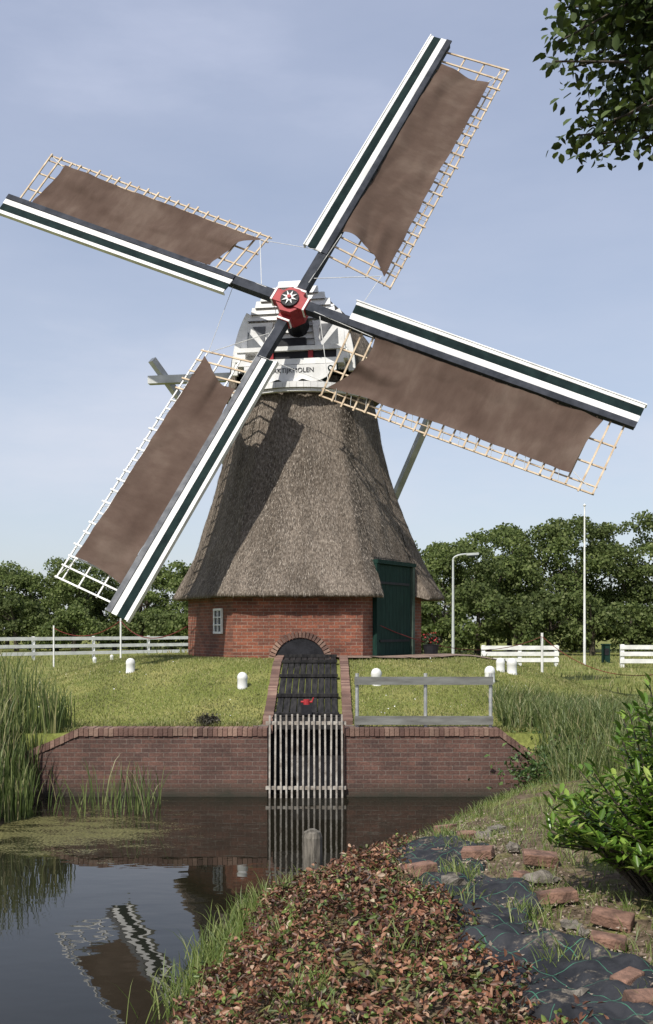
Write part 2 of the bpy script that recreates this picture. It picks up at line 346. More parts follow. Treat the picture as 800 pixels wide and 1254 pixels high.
# --- cap
A=Vector((.1597,.077,.3145)); B=Vector((-.3217,.1,.145)); A.normalize(); B=(B-A*B.dot(A)).normalized()
nrm=A.cross(B).normalized()
if nrm.y>0: nrm=-nrm
HUB=Vector((-43/60,20.0,2.5+398/60))
fa=Vector((nrm.x,nrm.y,0)).normalized(); fb=Vector((-fa.y,fa.x,0))
if fb.x<0: fb=-fb
def cp(t,b,z): return Vector((CX,CY,0))+fa*t+fb*b+Vector((0,0,z))
def capw(t):
    return (1.74*math.sqrt(max(0,1-(t/2.15)**2)) if t<0 else 1.74-.5*(t/1.25)**1.6)
def caph(t):
    return 9.72+.12*(t/1.25) if t>0 else 9.72-1.7*(abs(t)/2.15)**2.2
zc=7.68
verts=[];tt=[1.25-3.38*i/30 for i in range(31)]; na=41
for t in tt:
    w=capw(t);h=caph(t)
    for k in range(na):
        al=-math.pi/2+math.pi*k/(na-1); sx=math.sin(al); cz=max(0,math.cos(al))**.85
        q=1+.02*noise.noise(Vector((t*2,k*.3,1)))
        verts.append(cp(t,w*math.copysign(abs(sx)**1.1,sx)*q,zc+(h-zc)*cz*q))
ff=[[i*na+j,i*na+j+1,(i+1)*na+j+1,(i+1)*na+j] for i in range(30) for j in range(na-1)]
npmesh('thatched_cap',[tuple(v) for v in verts],np.array(ff),[thatch],parent=mill,smooth=True)
mb=MB()
bot=[cp(t,-capw(t),zc) for t in tt]+[cp(t,capw(t),zc) for t in tt[::-1]]
mb.face(bot,0)
def gw(z):
    c=min(1,max(0,(z-zc)/(9.84-zc))); return 1.24*math.sqrt(max(0,1-c**2.3))**1.1
z=7.95
while z<9.8:
    zt=min(z+.135,9.83); w=gw(z+.06)+.02
    o=.05 if z>9.0 else 0
    mb.box8([cp(1.24,-w,z),cp(1.31+o,-w,z),cp(1.31+o,w,z),cp(1.24,w,z),cp(1.24,-w+.02,zt+.02),cp(1.262+o,-w+.02,zt+.02),cp(1.262+o,w-.02,zt+.02),cp(1.24,w-.02,zt+.02)],1)
    mb.beam(cp(1.312+o,-w+.01,z-.004),cp(1.312+o,w-.01,z-.004),.006,.010,mat=5)
    z+=.135
pv=None
for i in range(23):
    zz_=7.9+(9.86-7.9)*math.sin(i/22*math.pi/2); p=(gw(min(zz_,9.83))+.03,zz_)
    if pv and zz_<9.2:
        for sg in (1,-1): mb.beam(cp(1.29,sg*pv[0],pv[1]),cp(1.29,sg*p[0],p[1]),.14,.1,up=fa,mat=1)
    pv=p
for sg in (1,-1):
    mb.poly([cp(1.33,sg*.5,8.38),cp(1.33,sg*1.12,8.38),cp(1.33,sg*1.08,8.98),cp(1.33,sg*.42,8.98)],fa*.025,1)
    mb.poly([cp(1.36,sg*.66,8.46),cp(1.36,sg*.98,8.46),cp(1.36,sg*.96,8.8)],fa*.012,6)
    mb.poly([cp(1.36,sg*.58,8.9),cp(1.36,sg*.60,8.54),cp(1.36,sg*.86,8.9)],fa*.012,5)
mb.beam(cp(1.40,-.62,8.22),cp(1.40,.95,8.22),.2,.17,mat=2)
mb.beam(cp(1.44,-1.15,8.35),cp(1.44,1.15,8.35),.3,.09,mat=1)
mb.beam(cp(1.44,-1.12,8.07),cp(1.44,1.12,8.07),.3,.12,mat=1)
for sg in (1,-1):
    mb.beam(cp(1.43,sg*.97,8.21),cp(1.43,sg*1.2,8.21),.26,.2,mat=1)
    mb.beam(cp(1.53,sg*.42,8.14),cp(1.53,sg*.42,8.30),.1,.05,up=fa,mat=3)
mb.beam(cp(1.40,-.3,8.5),cp(1.40,.3,8.5),.14,.2,mat=2)
up=[];N_=40
for i in range(N_+1):
    x=-.98+1.96*i/N_; up.append((x,7.99))
lo=[(x,7.74-.08*abs(math.cos(x*math.pi*1.9))-.05*(1-abs(x))) if abs(x)<.8 else (x,7.86-.06*(1-(abs(x)-.8)/.18)) for x,_ in up]
mb.poly([cp(1.60,x,z) for x,z in up]+[cp(1.60,x,z) for x,z in lo[::-1]],fa*.03,1)
mb.poly([cp(1.575,x*1.03,z) for x,z in up]+[cp(1.575,x*1.03,z-.035) for x,z in lo[::-1]],fa*.02,4)
for sg in (-1,1):
    mb.tube(cp(1.635,sg*.86,7.89),cp(1.65,sg*.86,7.89),.06,mat=4,n=16); mb.tube(cp(1.651,sg*.86,7.89),cp(1.66,sg*.86,7.89),.03,mat=1,n=12)
for i in range(24):
    t0=-62+116*i/24; t1=t0+116/24
    mb.beam(hexp(t0,1.7,7.56),hexp(t1,1.7,7.56),.12,.12,mat=1)
    mb.beam(hexp(t0,1.66,7.46),hexp(t1,1.66,7.46),.1,.06,mat=1)
mb.build('cap_front',[thatch,white,black,red,green,sparc,simple('shade_grey',(.10,.11,.12),(.17,.18,.19),4,.7,spec=.15)],mill)
tx=bpy.data.curves.new('name_text','FONT'); tx.body='PRAKTIJKMOLEN'; tx.size=.135; tx.extrude=.004; tx.align_x='CENTER'
to=bpy.data.objects.new('name_lettering',tx); S.collection.objects.link(to); to.data.materials.append(black)
to.location=cp(1.64,0,7.83); to.rotation_euler=(math.pi/2,0,math.atan2(fb.y,fb.x)); to.parent=mill
mb=MB()
mb.beam(cp(-.45,-3.8,8.34),cp(-.45,3.35,8.32),.18,.18,mat=0)
tail=cp(-5.6,0,2.7)
l0=cp(-.62,-3.35,8.28); r0=cp(-.6,3.2,8.28)
mb.beam(l0+(l0-tail).normalized()*.7,tail,.15,.15,mat=0); mb.beam(r0+(r0-tail).normalized()*.3,tail,.15,.15,mat=0)
mb.beam(cp(-1.6,0,8.6),cp(-5.9,0,2.2),.26,.26,mat=0)
mb.beam(cp(-1.5,-2.2,8.1),cp(-1.5,2.2,8.1),.16,.16,mat=0)
mb.tube(cp(-5.7,-.5,2.75),cp(-5.7,.5,2.75),.1,mat=1)
mb.build('tail_poles',[simple('tail_paint',(.42,.44,.43),(.6,.61,.6),3,.5,.1),black],mill)
mb=MB()
mb.tube(HUB-nrm*1.3,HUB-nrm*.3,.24,mat=1,n=16)
mb.tube(HUB-nrm*.36,HUB+nrm*.14,.32,.3,mat=0,n=8)
mb.tube(HUB+nrm*.14,HUB+nrm*.2,.2,.19,mat=1,n=16)
rot=math.radians(-1.25)
dirs=[A*math.cos(rot)+B*math.sin(rot) , -A*math.sin(rot)+B*math.cos(rot)]
bd=[dirs[0],dirs[1],-dirs[0],-dirs[1]]   # up, left, down, right (ccw)
for i,d in enumerate(bd):
    o=nrm*(.05 if i%2 else -.13)
    mb.beam(HUB+o+d*.1,HUB+o+d*.4,.27,.23,up=nrm,mat=0)
    mb.beam(HUB+o+d*.35,HUB+o+d*.39,.29,.25,up=nrm,mat=2)
sp=[]
for k in range(16):
    q=2*math.pi*k/16; r=.17 if k%2==0 else .06; sp.append(HUB+nrm*.205+(bd[0]*math.cos(q)+bd[1]*math.sin(q))*r)
mb.poly(sp,nrm*.02,2)
mb.tube(HUB+nrm*.22,HUB+nrm*.26,.04,mat=0)
mb.build('hub',[red,black,white],mill)
names=['sail_upper','sail_west','sail_lower','sail_east']
for si,d in enumerate(bd):
    o=nrm*(.05 if si%2 else -.13); pside=bd[(si-1)%4]
    def Q(u,v,w=0.):
        k=float(np.interp(u,[1.2,7.3],[.24,.04])); return HUB+o+d*u+pside*v+nrm*(w-k*v*1.0)
    par=empty(names[si]); par.parent=mill
    m_=MB()
    m_.beam(HUB+o+d*.38,HUB+o+d*7.3,.2,.2,up=nrm,mat=0,w2=.13,h2=.12)
    for v0,v1,w,mt in ((-.40,-.335,.10,1),(-.33,-.165,.092,2),(-.16,-.03,.105,1),(-.025,.10,.125,3)):
        m_.box8([Q(1.35,v0+.003,w-.03),Q(7.32,v0+.003,w-.03),Q(7.32,v1,w-.03),Q(1.35,v1,w-.03),Q(1.35,v0+.003,w),Q(7.32,v0+.003,w),Q(7.32,v1,w),Q(1.35,v1,w)],mt)
    m_.box8([Q(1.33,-.425,.0),Q(7.34,-.425,.0),Q(7.34,-.402,.0),Q(1.33,-.402,.0),Q(1.33,-.425,.115),Q(7.34,-.425,.115),Q(7.34,-.402,.115),Q(1.33,-.402,.115)],1)
    m_.build('boards',[sparm,white,green,sparc if si==2 else sparm],par)
    l=MB()
    us=np.linspace(1.42,7.12,23)
    for u in us:
        j=random.uniform(-.03,.03); l.beam(Q(u,.05,-.02),Q(u+j,1.54+random.uniform(-.04,.04),-.02+random.uniform(-.02,.02)),.034,.024,up=nrm,mat=0 if (si!=2 or u<2.6) else 1)
    for v in (.5,.95,1.5): l.beam(Q(1.38,v,-.05),Q(7.16,v+random.uniform(-.02,.02),-.05),.03,.028,up=nrm,mat=1 if si==2 else 0)
    l.beam(Q(1.38,1.36,-.05),Q(7.16,1.36,-.05),.024,.024,up=nrm,mat=1 if si==2 else 0)
    l.build('lattice',[wood,white],par)
    nu,nv=130,34; vs_=[];uvv=[]
    for i in range(nu):
        for j in range(nv):
            b=j/(nv-1); a=i/(nu-1)
            vout=1.33+.006*math.sin(a*44+si)-.04*math.sin(a*math.pi)
            v=.12+(vout-.12)*b
            ui=2.0-.5*b+.2*math.sin(b*math.pi)+(.25 if si==2 else .0)*abs(b-.75); uo=6.74-.12*b-.05*math.sin(b*math.pi)
            u=ui+(uo-ui)*a
            w=.04-.05*math.sin(b*math.pi)*math.sin(a*math.pi)**.4
            fl_=noise.noise(Vector((a*3,b*2,si*5)))
            w+=.05*math.sin(b*9+a*7+si+fl_*2)*math.exp(-a*3.2)+.03*math.sin((b-.7*a)*10+si+fl_*3)*math.exp(-a*1.0)+.02*math.sin(b*9-a*14)*math.exp(-(1-a)*5)
            w+=.05*noise.noise(Vector((u*1.1+si*7,v*1.6,si)))+.022*noise.noise(Vector((u*2.6+v*2,v*3.5-u,si+3)))+.003*math.sin(u*20+v*2)
            w=max(w,-.0)+.02
            vs_.append(Q(u,v,w)); uvv.append((u+si*11,v))
    mm=MB(); mm.v=[tuple(q) for q in vs_]
    for i in range(nu-1):
        for j in range(nv-1):
            f=[i*nv+j,(i+1)*nv+j,(i+1)*nv+j+1,i*nv+j+1]; mm.f.append(f); mm.m.append(0); mm.uv.append([uvv[k] for k in f])
    mm.build('sailcloth',[cloth],par,smooth=True)
    rp=MB()
    rp.tube(Q(1.5,1.27,.06),Q(.75,.12,.1),.008,n=5); rp.tube(Q(1.95,.14,.08),Q(.6,.08,.12),.008,n=5)
    rp.tube(Q(6.65,1.27,.05),Q(7.05,1.45,.0),.008,n=5)
    rp.tube(Q(1.5,1.27,.06),bd[(si-1)%4]*1.35+HUB+nrm*.05,.006,n=5)
    for a in np.linspace(.04,.96,15):
        u=1.5+(6.6-1.5)*a; rp.tube(Q(u,1.31-.04*math.sin(a*math.pi),.05),Q(u+.06,1.5,-.03),.006,n=4,cap=False)
    rp.build('ropes',[lightrope],par)
# ------------------------------------------------------------------ ramp cover, race, retaining wall
mb=MB()
ya,yb_=15.15,19.62
def rz(y): return H1(-1.3,y)*.5+H1(.7,y)*.5+.05
nb=9
for i in range(nb):
    xA0=-.80+(.99)*i/nb; xA1=-.80+.99*(i+1)/nb-.014
    for k in range(10):
        y0=ya+(yb_-ya)*k/10; y1=ya+(yb_-ya)*(k+1)/10
        z0=rz(y0);z1=rz(y1)
        mb.box8([(xA0,y0,z0-.05),(xA1,y0,z0-.05),(xA1,y1,z1-.05),(xA0,y1,z1-.05),(xA0,y0,z0),(xA1,y0,z0),(xA1,y1,z1),(xA0,y1,z1)],0)
for y in (15.3,16.2,17.15,18.1,19.0): 
    z=rz(y)+.022; mb.box(-.82,.2,y-.06,y+.06,z-.02,z+.03,0)
mb.box(-.84,.23,15.1,15.15,.95,rz(15.15)+.03,0)
mb.build('wooden_channel_cover',[simple('tarred_planks',(.010,.010,.011),(.036,.034,.033),5,.7,.3,sc=(4,.5,1),spec=.15)])
mb=MB()
for x0 in (-.98,.25):
    y=15.0
    while y<19.6:
        z0=rz(y)+.02;z1=rz(y+.06)+.02; j=random.uniform(-.006,.006); mb.box8([(x0+j,y,z0-.2),(x0+.15+j,y,z0-.2),(x0+.15+j,y+.055,z1-.2),(x0+j,y+.055,z1-.2),(x0+j,y,z0),(x0+.15+j,y,z0),(x0+.15+j,y+.055,z1),(x0+j,y+.055,z1)],0); y+=.064
mb.build('brick_channel_kerbs',[coping])
mb=MB(); q=V(-.31,15.25,rz(15.3)+.02)
mb.box(q.x-.08,q.x+.08,q.y-.05,q.y+.05,q.z,q.z+.16,0); mb.tube(q+V(0,0,.16),q+V(0,0,.24),.05,mat=1); mb.tube(q+V(-.09,0,.2),q+V(.09,0,.2),.018,mat=1)
mb.tube(q+V(.08,0,.2),q+V(.11,0,.27),.012,mat=1)
mb.build('sluice_winch',[black,red])
rw=empty('brick_retaining_wall')
mb=MB()
def wallpoly(pts):
    f=[V(x,WY-.04,z) for x,z in pts]; mb.poly(f,V(0,.3,0),0,[(x,z) for x,z in pts])
wallpoly([(-4.75,-.6),(-.88,-.6),(-.88,.9),(-3.68,.9),(-4.2,.66),(-4.75,.62)])
wallpoly([(.27,-.6),(3.25,-.6),(3.25,.45),(3.04,.5),(2.56,.9),(.27,.9)])
for x0,x1 in ((-1.12,-.88),(.27,.51)):
    xx=x1 if x0<0 else x0
    mb.face([(xx,14.86,-.5),(xx,15.6,-.5),(xx,15.6,1.05),(xx,14.86,1.05)],0,[(0,0),(.8,0),(.8,1.5),(0,1.5)])
    mb.box(x0-.0 if x0<0 else x0+.005,x1-.005 if x0<0 else x1,14.86,15.6,.8,1.03,0)
mb.build('wall_courses',[wall_brick],rw)
mb=MB(); mb.box(-.88,.27,15.45,15.55,-.5,1.15,0); mb.build('race_back_boards',[black],rw)
mb=MB()
def copingrun(x0,z0,x1,z1):
    L=math.hypot(x1-x0,z1-z0); n=int(L/.072)
    for i in range(n):
        a=(i+.04)/n; b=(i+.93)/n; j=random.uniform(-.005,.005); k=random.uniform(-.006,.006)
        xa=x0+(x1-x0)*a; xb=x0+(x1-x0)*b; za=z0+(z1-z0)*a+j; zb=z0+(z1-z0)*b+j
        mb.box8([(xa,WY-.06+k,za),(xb,WY-.06+k,zb),(xb,WY+.27,zb),(xa,WY+.27,za),(xa,WY-.06+k,za+.115),(xb,WY-.06+k,zb+.115),(xb,WY+.27,zb+.115),(xa,WY+.27,za+.115)],0)
copingrun(-3.68,.907,-.88,.907); copingrun(-4.6,.5,-3.68,.907); copingrun(.27,.907,2.56,.907); copingrun(2.56,.907,3.22,.42)
mb.build('coping',[coping],rw)
tr=MB()
for i in range(14):
    x=-.84+1.07*i/13; j=random.uniform(-.006,.006); tr.beam((x+j,14.475,-.4),(x-j,14.475,1.24+random.uniform(-.02,.01)),.026,.03,up=(0,1,0))
for z in (.12,1.08): tr.box(-.9,.29,14.492,14.53,z,z+.05,0)
tr.build('metal_trash_rack',[barm])
rl=MB(); y=14.75
for x in (.46,1.49,2.47):
    rl.tube((x,y,.95),(x,y,1.83),.028,n=10,mat=1)
rl.box(.42,2.5,y-.06,y-.03,1.66,1.78,0); rl.box(.42,2.5,y-.06,y-.03,1.06,1.19,0)
rl.build('guard_railing',[greyrail,steel])
# ------------------------------------------------------------------ small objects
def bollard(px,py,s=1.):
    p=hit(px,py,14.9); mb=MB(); r=.085*s
    mb.lathe(p-V(0,0,.03),[(r*1.05,0),(r*1.05,.04),(r,.05),(r,.17*s),(r*1.08,.19*s),(r*1.0,.235*s),(r*.75,.27*s),(r*.4,.29*s),(0,.295*s)]); mb.build('white_bollard',[white],smooth=True)
for q in ((297,842,1),(160,823,1),(116,812,1.05),(137,808,1.0),(461,838,1.05),(600,835,1.1),(613,822,1),(627,825,1.15)): bollard(*q)
def ropecurve(pts,parent,sag=.2,r=.009,m=ropem):
    mb=MB()
    for a,b in zip(pts[:-1],pts[1:]):
        pv=None
        for i in range(13):
            t=i/12; p=a.lerp(b,t)-V(0,0,sag*4*t*(1-t))
            if pv is not None: mb.tube(pv,p,r,n=5,cap=False)
            pv=p
    mb.build('rope',[m],parent)
rf=empty('rope_barrier')
pp=[]
for px,pyt,d in ((66,766,40),(148,757,38)):
    x=(px-400)/F*d; z=H1(x,d); top=EYE-(pyt-770)/F*d; mb=MB(); mb.tube((x,d,z-.1),(x,d,top),.035,n=8); mb.build('post',[white],rf); pp.append(V(x,d,top-.1))
pp.append(hexp(268,2.65,2.55)); ropecurve(pp,rf,.45,.014)
rf2=empty('rope_barrier')
x=(664-400)/F*27; z=H1(x,27); top=EYE-5/F*27; mb=MB(); mb.tube((x,27,z-.1),(x,27,top),.035,n=8); mb.build('post',[white],rf2)
x3=7.6; mb=MB(); mb.tube((x3,20,.8),(x3,20,1.9),.035,n=8); mb.build('post',[white],rf2)
ropecurve([facept(0,.17,2.6,.06),V(x,27,top-.1)],rf2,.45); ropecurve([V(x,27,top-.1),V(x3,20,1.8)],rf2,.6)
def fence(a,b,n,h,rails,name='white_fence'):
    e=empty(name); mb=MB()
    for i in range(n):
        p=a.lerp(b,i/(n-1)); z=H1(p.x,p.y); mb.box(p.x-.07,p.x+.07,p.y-.07,p.y+.07,z-.1,z+h+.04,0)
    for r in rails:
        za=H1(a.x,a.y);zb=H1(b.x,b.y); dy=(b-a).normalized().cross(V(0,0,1))*.09; dx=(b-a).normalized()*.1
        mb.beam(V(a.x,a.y,za+h*r)+dy-dx,V(b.x,b.y,zb+h*r)+dy+dx,.04,.17,mat=0)
    mb.build('posts_and_rails',[white],e)
fence(V(-22,42,0),V(-7.3,56,0),7,1.15,(.28,.6,.93))
fence(V((592-400)/F*41,41,0),V((681-400)/F*41,41,0),3,.85,(.32,.62,.92))
fence(V((762-400)/F*39.5,39.5,0),V(20,39,0),4,.9,(.3,.62,.92))
mb=MB(); d=52; x=(555-400)/F*d; g=H1(x,d); zt=EYE+85/F*d
mb.tube((x,d,g-.1),(x,d,zt),.08,.05,n=8); pv=V(x,d,zt)
for i in range(1,9):
    q=i/8*math.pi/2; p=V(x+.75*(1-math.cos(q)),d,zt+.28*math.sin(q)); mb.tube(pv,p,.045,n=6); pv=p
mb.beam(pv-V(.05,0,.02),pv+V(.6,0,.02),.2,.12,mat=0); mb.beam(pv+V(.1,0,-.09),pv+V(.55,0,-.08),.16,.05,mat=1)
mb.build('street_lamp',[simple('lamp_grey',(.4,.42,.42),(.5,.52,.51),3,.5),glass])
mb=MB(); d=42; x=(716-400)/F*d; mb.tube((x,d,.8),(x,d,EYE+150/F*d),.06,.03,n=8); mb.lathe((x,d,EYE+150/F*d),[(.05,0),(.07,.05),(.0,.12)],8); mb.build('flagpole',[white])
mb=MB(); d=45; x=(742-400)/F*d; mb.box(x-.16,x+.16,d-.15,d+.15,.85,1.75,0); mb.box(x-.19,x+.19,d-.18,d+.18,1.753,1.81,0); mb.box(x-.1,x+.1,d-.17,d-.152,1.3,1.6,1); mb.build('green_utility_box',[doorgreen,black])
fp=empty('potted_plant'); c=V(2.28,21.4,H1(2.28,21.4)); mb=MB(); mb.lathe(c,[(.0,.01),(.14,.0),(.17,.22),(.18,.24),(.16,.25),(.0,.22)],14); mb.build('pot',[black],fp)
n=240; q=norm(rng.normal(0,1,(n,3)))*rng.random((n,1))**.4*np.array([[.17,.17,.15]])+np.array([[c.x,c.y,c.z+.36]])
leafmesh('leaves',q[:200],rng.normal(0,1,(200,3)),rng.normal(0,1,(200,3)),.07,.045,[island('pot_leaf',[(0,(.02,.035,.015)),(1,(.05,.07,.025))])],fp)
leafmesh('blooms',q[200:]+np.array([[0,-.05,.03]]),rng.normal(0,1,(40,3)),rng.normal(0,1,(40,3)),.05,.04,[red],fp)
mb=MB(); c=V(-.14,9.6,0); mb.lathe(c,[(.1,-.5),(.1,.46),(.085,.51),(.03,.54),(0,.54)],9); mb.build('mooring_post',[oldwood])
# ------------------------------------------------------------------ vegetation
lawng=island('grass_blades',[(0,(.11,.14,.032)),(.5,(.19,.21,.058)),(.85,(.29,.28,.1)),(1,(.42,.36,.19))],.6,.35,clump=.9,dark=.68)
n=110000; gx=rng.uniform(-7.5,7.5,n); gy=14.85+rng.random(n)**1.3*8
k=~((gx>-1.02)&(gx<.42)&(gy<19.8)); k&=np.hypot(gx-CX,gy-CY)>2.5; gx=gx[k];gy=gy[k]
root=np.stack([gx,gy,Hf(gx,gy)-.005],1)
hh=rng.uniform(.02,.055,len(gx))*(1+.9*(gy<15.1))
blades('lawn_grass',root,hh,rng.uniform(.006,.012,len(gx)),rng.uniform(.2,1.2,len(gx)),[lawng])
n=260; gx=rng.uniform(-6,6,n); gy=rng.uniform(15,20,n); k=~((gx>-1.02)&(gx<.42))&(np.hypot(gx-CX,gy-CY)>3.2)&(gn(gx,gy,1.4,2)>.1); gx=gx[k];gy=gy[k]; n=len(gx)
leafmesh('lawn_daisies',np.stack([gx,gy,Hf(gx,gy)+.05],1),rng.normal(0,1,(n,3))*np.array([[1,1,.2]]),rng.normal(0,.3,(n,3))+np.array([[0,-.4,1]]),.025,.025,[white])
reedm=island('reed_leaves',[(0,(.05,.08,.02)),(.5,(.12,.165,.045)),(.85,(.22,.25,.09)),(1,(.42,.36,.2))],.5,.35)
n=3600; x=-4.15-rng.random(n)**1.2*4.5; y=rng.uniform(12.1,15.3,n); x+=.25*np.sin(y*3)
h=np.interp(x,[-7,-4.9,-4.1],[1.8,1.45,.8])*rng.uniform(.6,1.08,n)*np.interp(y,[12,13],[.75,1])
blades('reed_bed',np.stack([x,y,np.maximum(Hf(x,y),-.05)],1),h,rng.uniform(.010,.022,n),rng.uniform(.02,.4,n),[reedm])
n=90; cxx=rng.choice([-3.75,-3.4,-3.15,-2.9,-2.7,-2.55,-2.4],n); x=cxx+rng.normal(0,.1,n); y=rng.uniform(12.9,14.2,n)
blades('sparse_reeds',np.stack([x,y,0*x-.05],1),rng.uniform(.25,.85,n),rng.uniform(.01,.016,n),rng.uniform(.05,.6,n),[reedm])
n=7000; x=2.75+rng.random(n)*3.2; y=14.78+rng.random(n)*1.9; k=(x>3.25)|(y>14.95); x=x[k];y=y[k]
y2=rng.uniform(12.9,14.75,3500); x2=3.1+rng.random(3500)*2.6; x=np.concatenate([x,x2]);y=np.concatenate([y,y2])
blades('tall_grass',np.stack([x,y,Hf(x,y)],1),rng.uniform(.15,.58,len(x)),rng.uniform(.006,.013,len(x)),rng.uniform(.1,1.0,len(x)),[reedm])
n=1800; q=rng.normal(0,1,(n,3))*np.array([[.35,.35,.16]])+np.array([[3.35,14.1,.45]]); q[:,2]=np.maximum(q[:,2],Hf(q[:,0],q[:,1])+.02)
leafmesh('wild_bank_plants',q,rng.normal(0,1,(n,3)),rng.normal(0,.5,(n,3))+np.array([[0,0,1]]),rng.uniform(.05,.11,n),rng.uniform(.03,.06,n),[island('dock_leaf',[(0,(.02,.05,.012)),(.6,(.06,.11,.025)),(1,(.12,.18,.05))],.5,.2)])
grm=island('bank_grass',[(0,(.07,.11,.02)),(.5,(.15,.21,.045)),(1,(.3,.32,.12))],.5,.35)
n=1300; y=rng.choice([7.2,7.5,7.9,8.5,8.9,6.6,9.4],n)+rng.normal(0,.2,n); x=np.interp(y,SY,SX)+rng.normal(.04,.11,n)
hh=rng.uniform(.08,.30,n)*np.where(y>9.1,.45,1)
blades('shore_grass',np.stack([x,y,np.maximum(Hf(x,y),0)-.01],1),hh,rng.uniform(.004,.009,n),rng.uniform(.2,1.1,n),[grm])
PLy=[3.5,4.6,5,6,7,8.3,9.6,10.4]; PLl=[1.05,.98,.93,.80,.66,.50,.62,.85]; PLr=[1.78,1.66,1.58,1.46,1.38,1.28,1.30,1.2]
def PL(y): return np.interp(y,PLy,PLl)+.05*np.sin(y*3.1)+.06*np.sin(y*7.3+1)-.02
def PR(y): return np.interp(y,PLy,PLr)+.10*np.sin(y*3.7+1)+.06*np.sin(y*9)
n=34000; y=rng.uniform(3.5,14,n); x=PR(y)-.12+rng.random(n)*4.5; k=(gn(x,y,2.3,4)+rng.normal(0,.35,n))>.0; x=x[k];y=y[k]
k=Hf(x,y)>.05; x=x[k];y=y[k]
blades('bank_grass',np.stack([x,y,Hf(x,y)-.01],1),rng.uniform(.03,.14,len(x)),rng.uniform(.0035,.007,len(x)),rng.uniform(.2,1.3,len(x)),[grm])
cl=[(1.15,8.9),(1.02,7.6),(.95,6.9),(1.25,6.2),(1.3,5.4),(.35,9.0),(.0,7.7),(.4,5.6),(-.3,6.4),(.55,7.2),(-.1,5.2),(.75,9.9),(1.2,9.9)]
xx=[];yy=[]
for a,b in cl:
    k=random.randint(40,110); xx.append(rng.normal(a,.09,k)); yy.append(rng.normal(b,.13,k))
x=np.concatenate(xx);y=np.concatenate(yy)
blades('weed_tufts',np.stack([x,y,Hf(x,y)],1),rng.uniform(.05,.2,len(x)),rng.uniform(.004,.009,len(x)),rng.uniform(.3,1.3,len(x)),[grm])
n=34000; y=3.6+rng.random(n)*6.7; f=rng.random(n)**.9; sx_=np.interp(y,SY,SX)+.10; lx=PL(y)+.1+rng.normal(0,.05,n); x=sx_+(lx-sx_)*f
h=Hf(x,y); k=(h>.05)&((y<8.6)|(rng.random(n)<.45)); x=x[k];y=y[k];h=h[k]; n=len(x)
dr=rng.normal(0,1,(n,3)); dr[:,2]*=.6; nm=rng.normal(0,.7,(n,3))+np.array([[0,0,1]])
gcm=island('creeper_leaves',[(0,(.055,.028,.018)),(.3,(.16,.066,.036)),(.52,(.27,.12,.065)),(.7,(.36,.2,.12)),(.77,(.44,.33,.24)),(.82,(.08,.13,.025)),(1,(.19,.25,.06))],.5,.15,clump=4.5,dark=.35)
hgt=.02+.17*np.clip(gn(x,y,8,3)+.35,0,1.2)
leafmesh('ground_cover_leaves',np.stack([x,y,h+rng.random(n)**.6*hgt],1),dr,nm,rng.uniform(.02,.066,n),rng.uniform(.012,.034,n),[gcm],near=True)
def plasticmat():
    m,nt,b=newmat('weed_membrane'); v=coords(nt,'Object'); sp=N(nt,'ShaderNodeSeparateXYZ')
    dist=N(nt,'ShaderNodeVectorMath',operation='ADD'); nt.links.new(v,dist.inputs[0])
    nz=N(nt,'ShaderNodeTexNoise'); nz.inputs['Scale'].default_value=2.5; nz.inputs['Detail'].default_value=3; nt.links.new(v,nz.inputs['Vector']); sc=N(nt,'ShaderNodeVectorMath',operation='SCALE'); sc.inputs['Scale'].default_value=.12
    nt.links.new(nz.outputs['Color'],sc.inputs[0]); nt.links.new(sc.outputs[0],dist.inputs[1]); nt.links.new(dist.outputs[0],sp.inputs[0])
    ln=None
    u=math_(nt,'ADD',sp.outputs[0],math_(nt,'MULTIPLY',sp.outputs[1],.35)); w=math_(nt,'SUBTRACT',sp.outputs[1],math_(nt,'MULTIPLY',sp.outputs[0],.35))
    for q,p in ((u,.24),(w,.24)):
        l=math_(nt,'LESS_THAN',math_(nt,'MODULO',math_(nt,'ADD',q,50),p),.0048); ln=l if ln is None else math_(nt,'MAXIMUM',ln,l)
    n=noisen(nt,v,3.5,6,.7); r=ramp(nt,[(.4,(.012,.013,.016)),(.6,(.032,.033,.037))]); nt.links.new(n,r.inputs[0])
    c=mixc(nt,math_(nt,'MULTIPLY',ln,.8),r.outputs[0],(.05,.18,.11))
    nd=noisen(nt,v,5,8,.75); dm=math_(nt,'MULTIPLY',math_(nt,'SUBTRACT',nd,.55),9,True); nq=noisen(nt,v,40,4); dc=ramp(nt,[(.35,(.06,.045,.03)),(.65,(.24,.2,.15))]); nt.links.new(nq,dc.inputs[0])
    c=mixc(nt,math_(nt,'MULTIPLY',dm,.85),c,dc.outputs[0])
    nt.links.new(c,b.inputs['Base Color']); b.inputs['Roughness'].default_value=.65; b.inputs['Specular IOR Level'].default_value=.3
    bump(nt,b,noisen(nt,v,60,3),.35,.005); return m
vs_=[];ny_,nx_=230,64
for i in range(ny_):
    y=3.6+(10.2-3.6)*i/(ny_-1)
    for j in range(nx_):
        b=j/(nx_-1); l=float(PL(y)); r=float(PR(y))
        x=l+(r-l)*b; w=.03+.05*noise.noise(Vector((x*2.5,y*2.5,2)))+.06*abs(noise.noise(Vector((x*4+y*2,y*3,5))))+.018*noise.noise(Vector((x*14,y*9,8)))+.03*max(0,math.sin(y*5+x*4))**6
        e=min(b,1-b); w*=min(1,.25+e*8)
        w-=.02*(1 if e<.01 else 0)
        vs_.append((x,y,H1(x,y)+w+.005))
id_=np.arange(ny_*nx_).reshape(ny_,nx_); npmesh('weed_membrane',vs_,np.stack([id_[:-1,:-1],id_[:-1,1:],id_[1:,1:],id_[1:,:-1]],-1).reshape(-1,4),[plasticmat()],smooth=True)
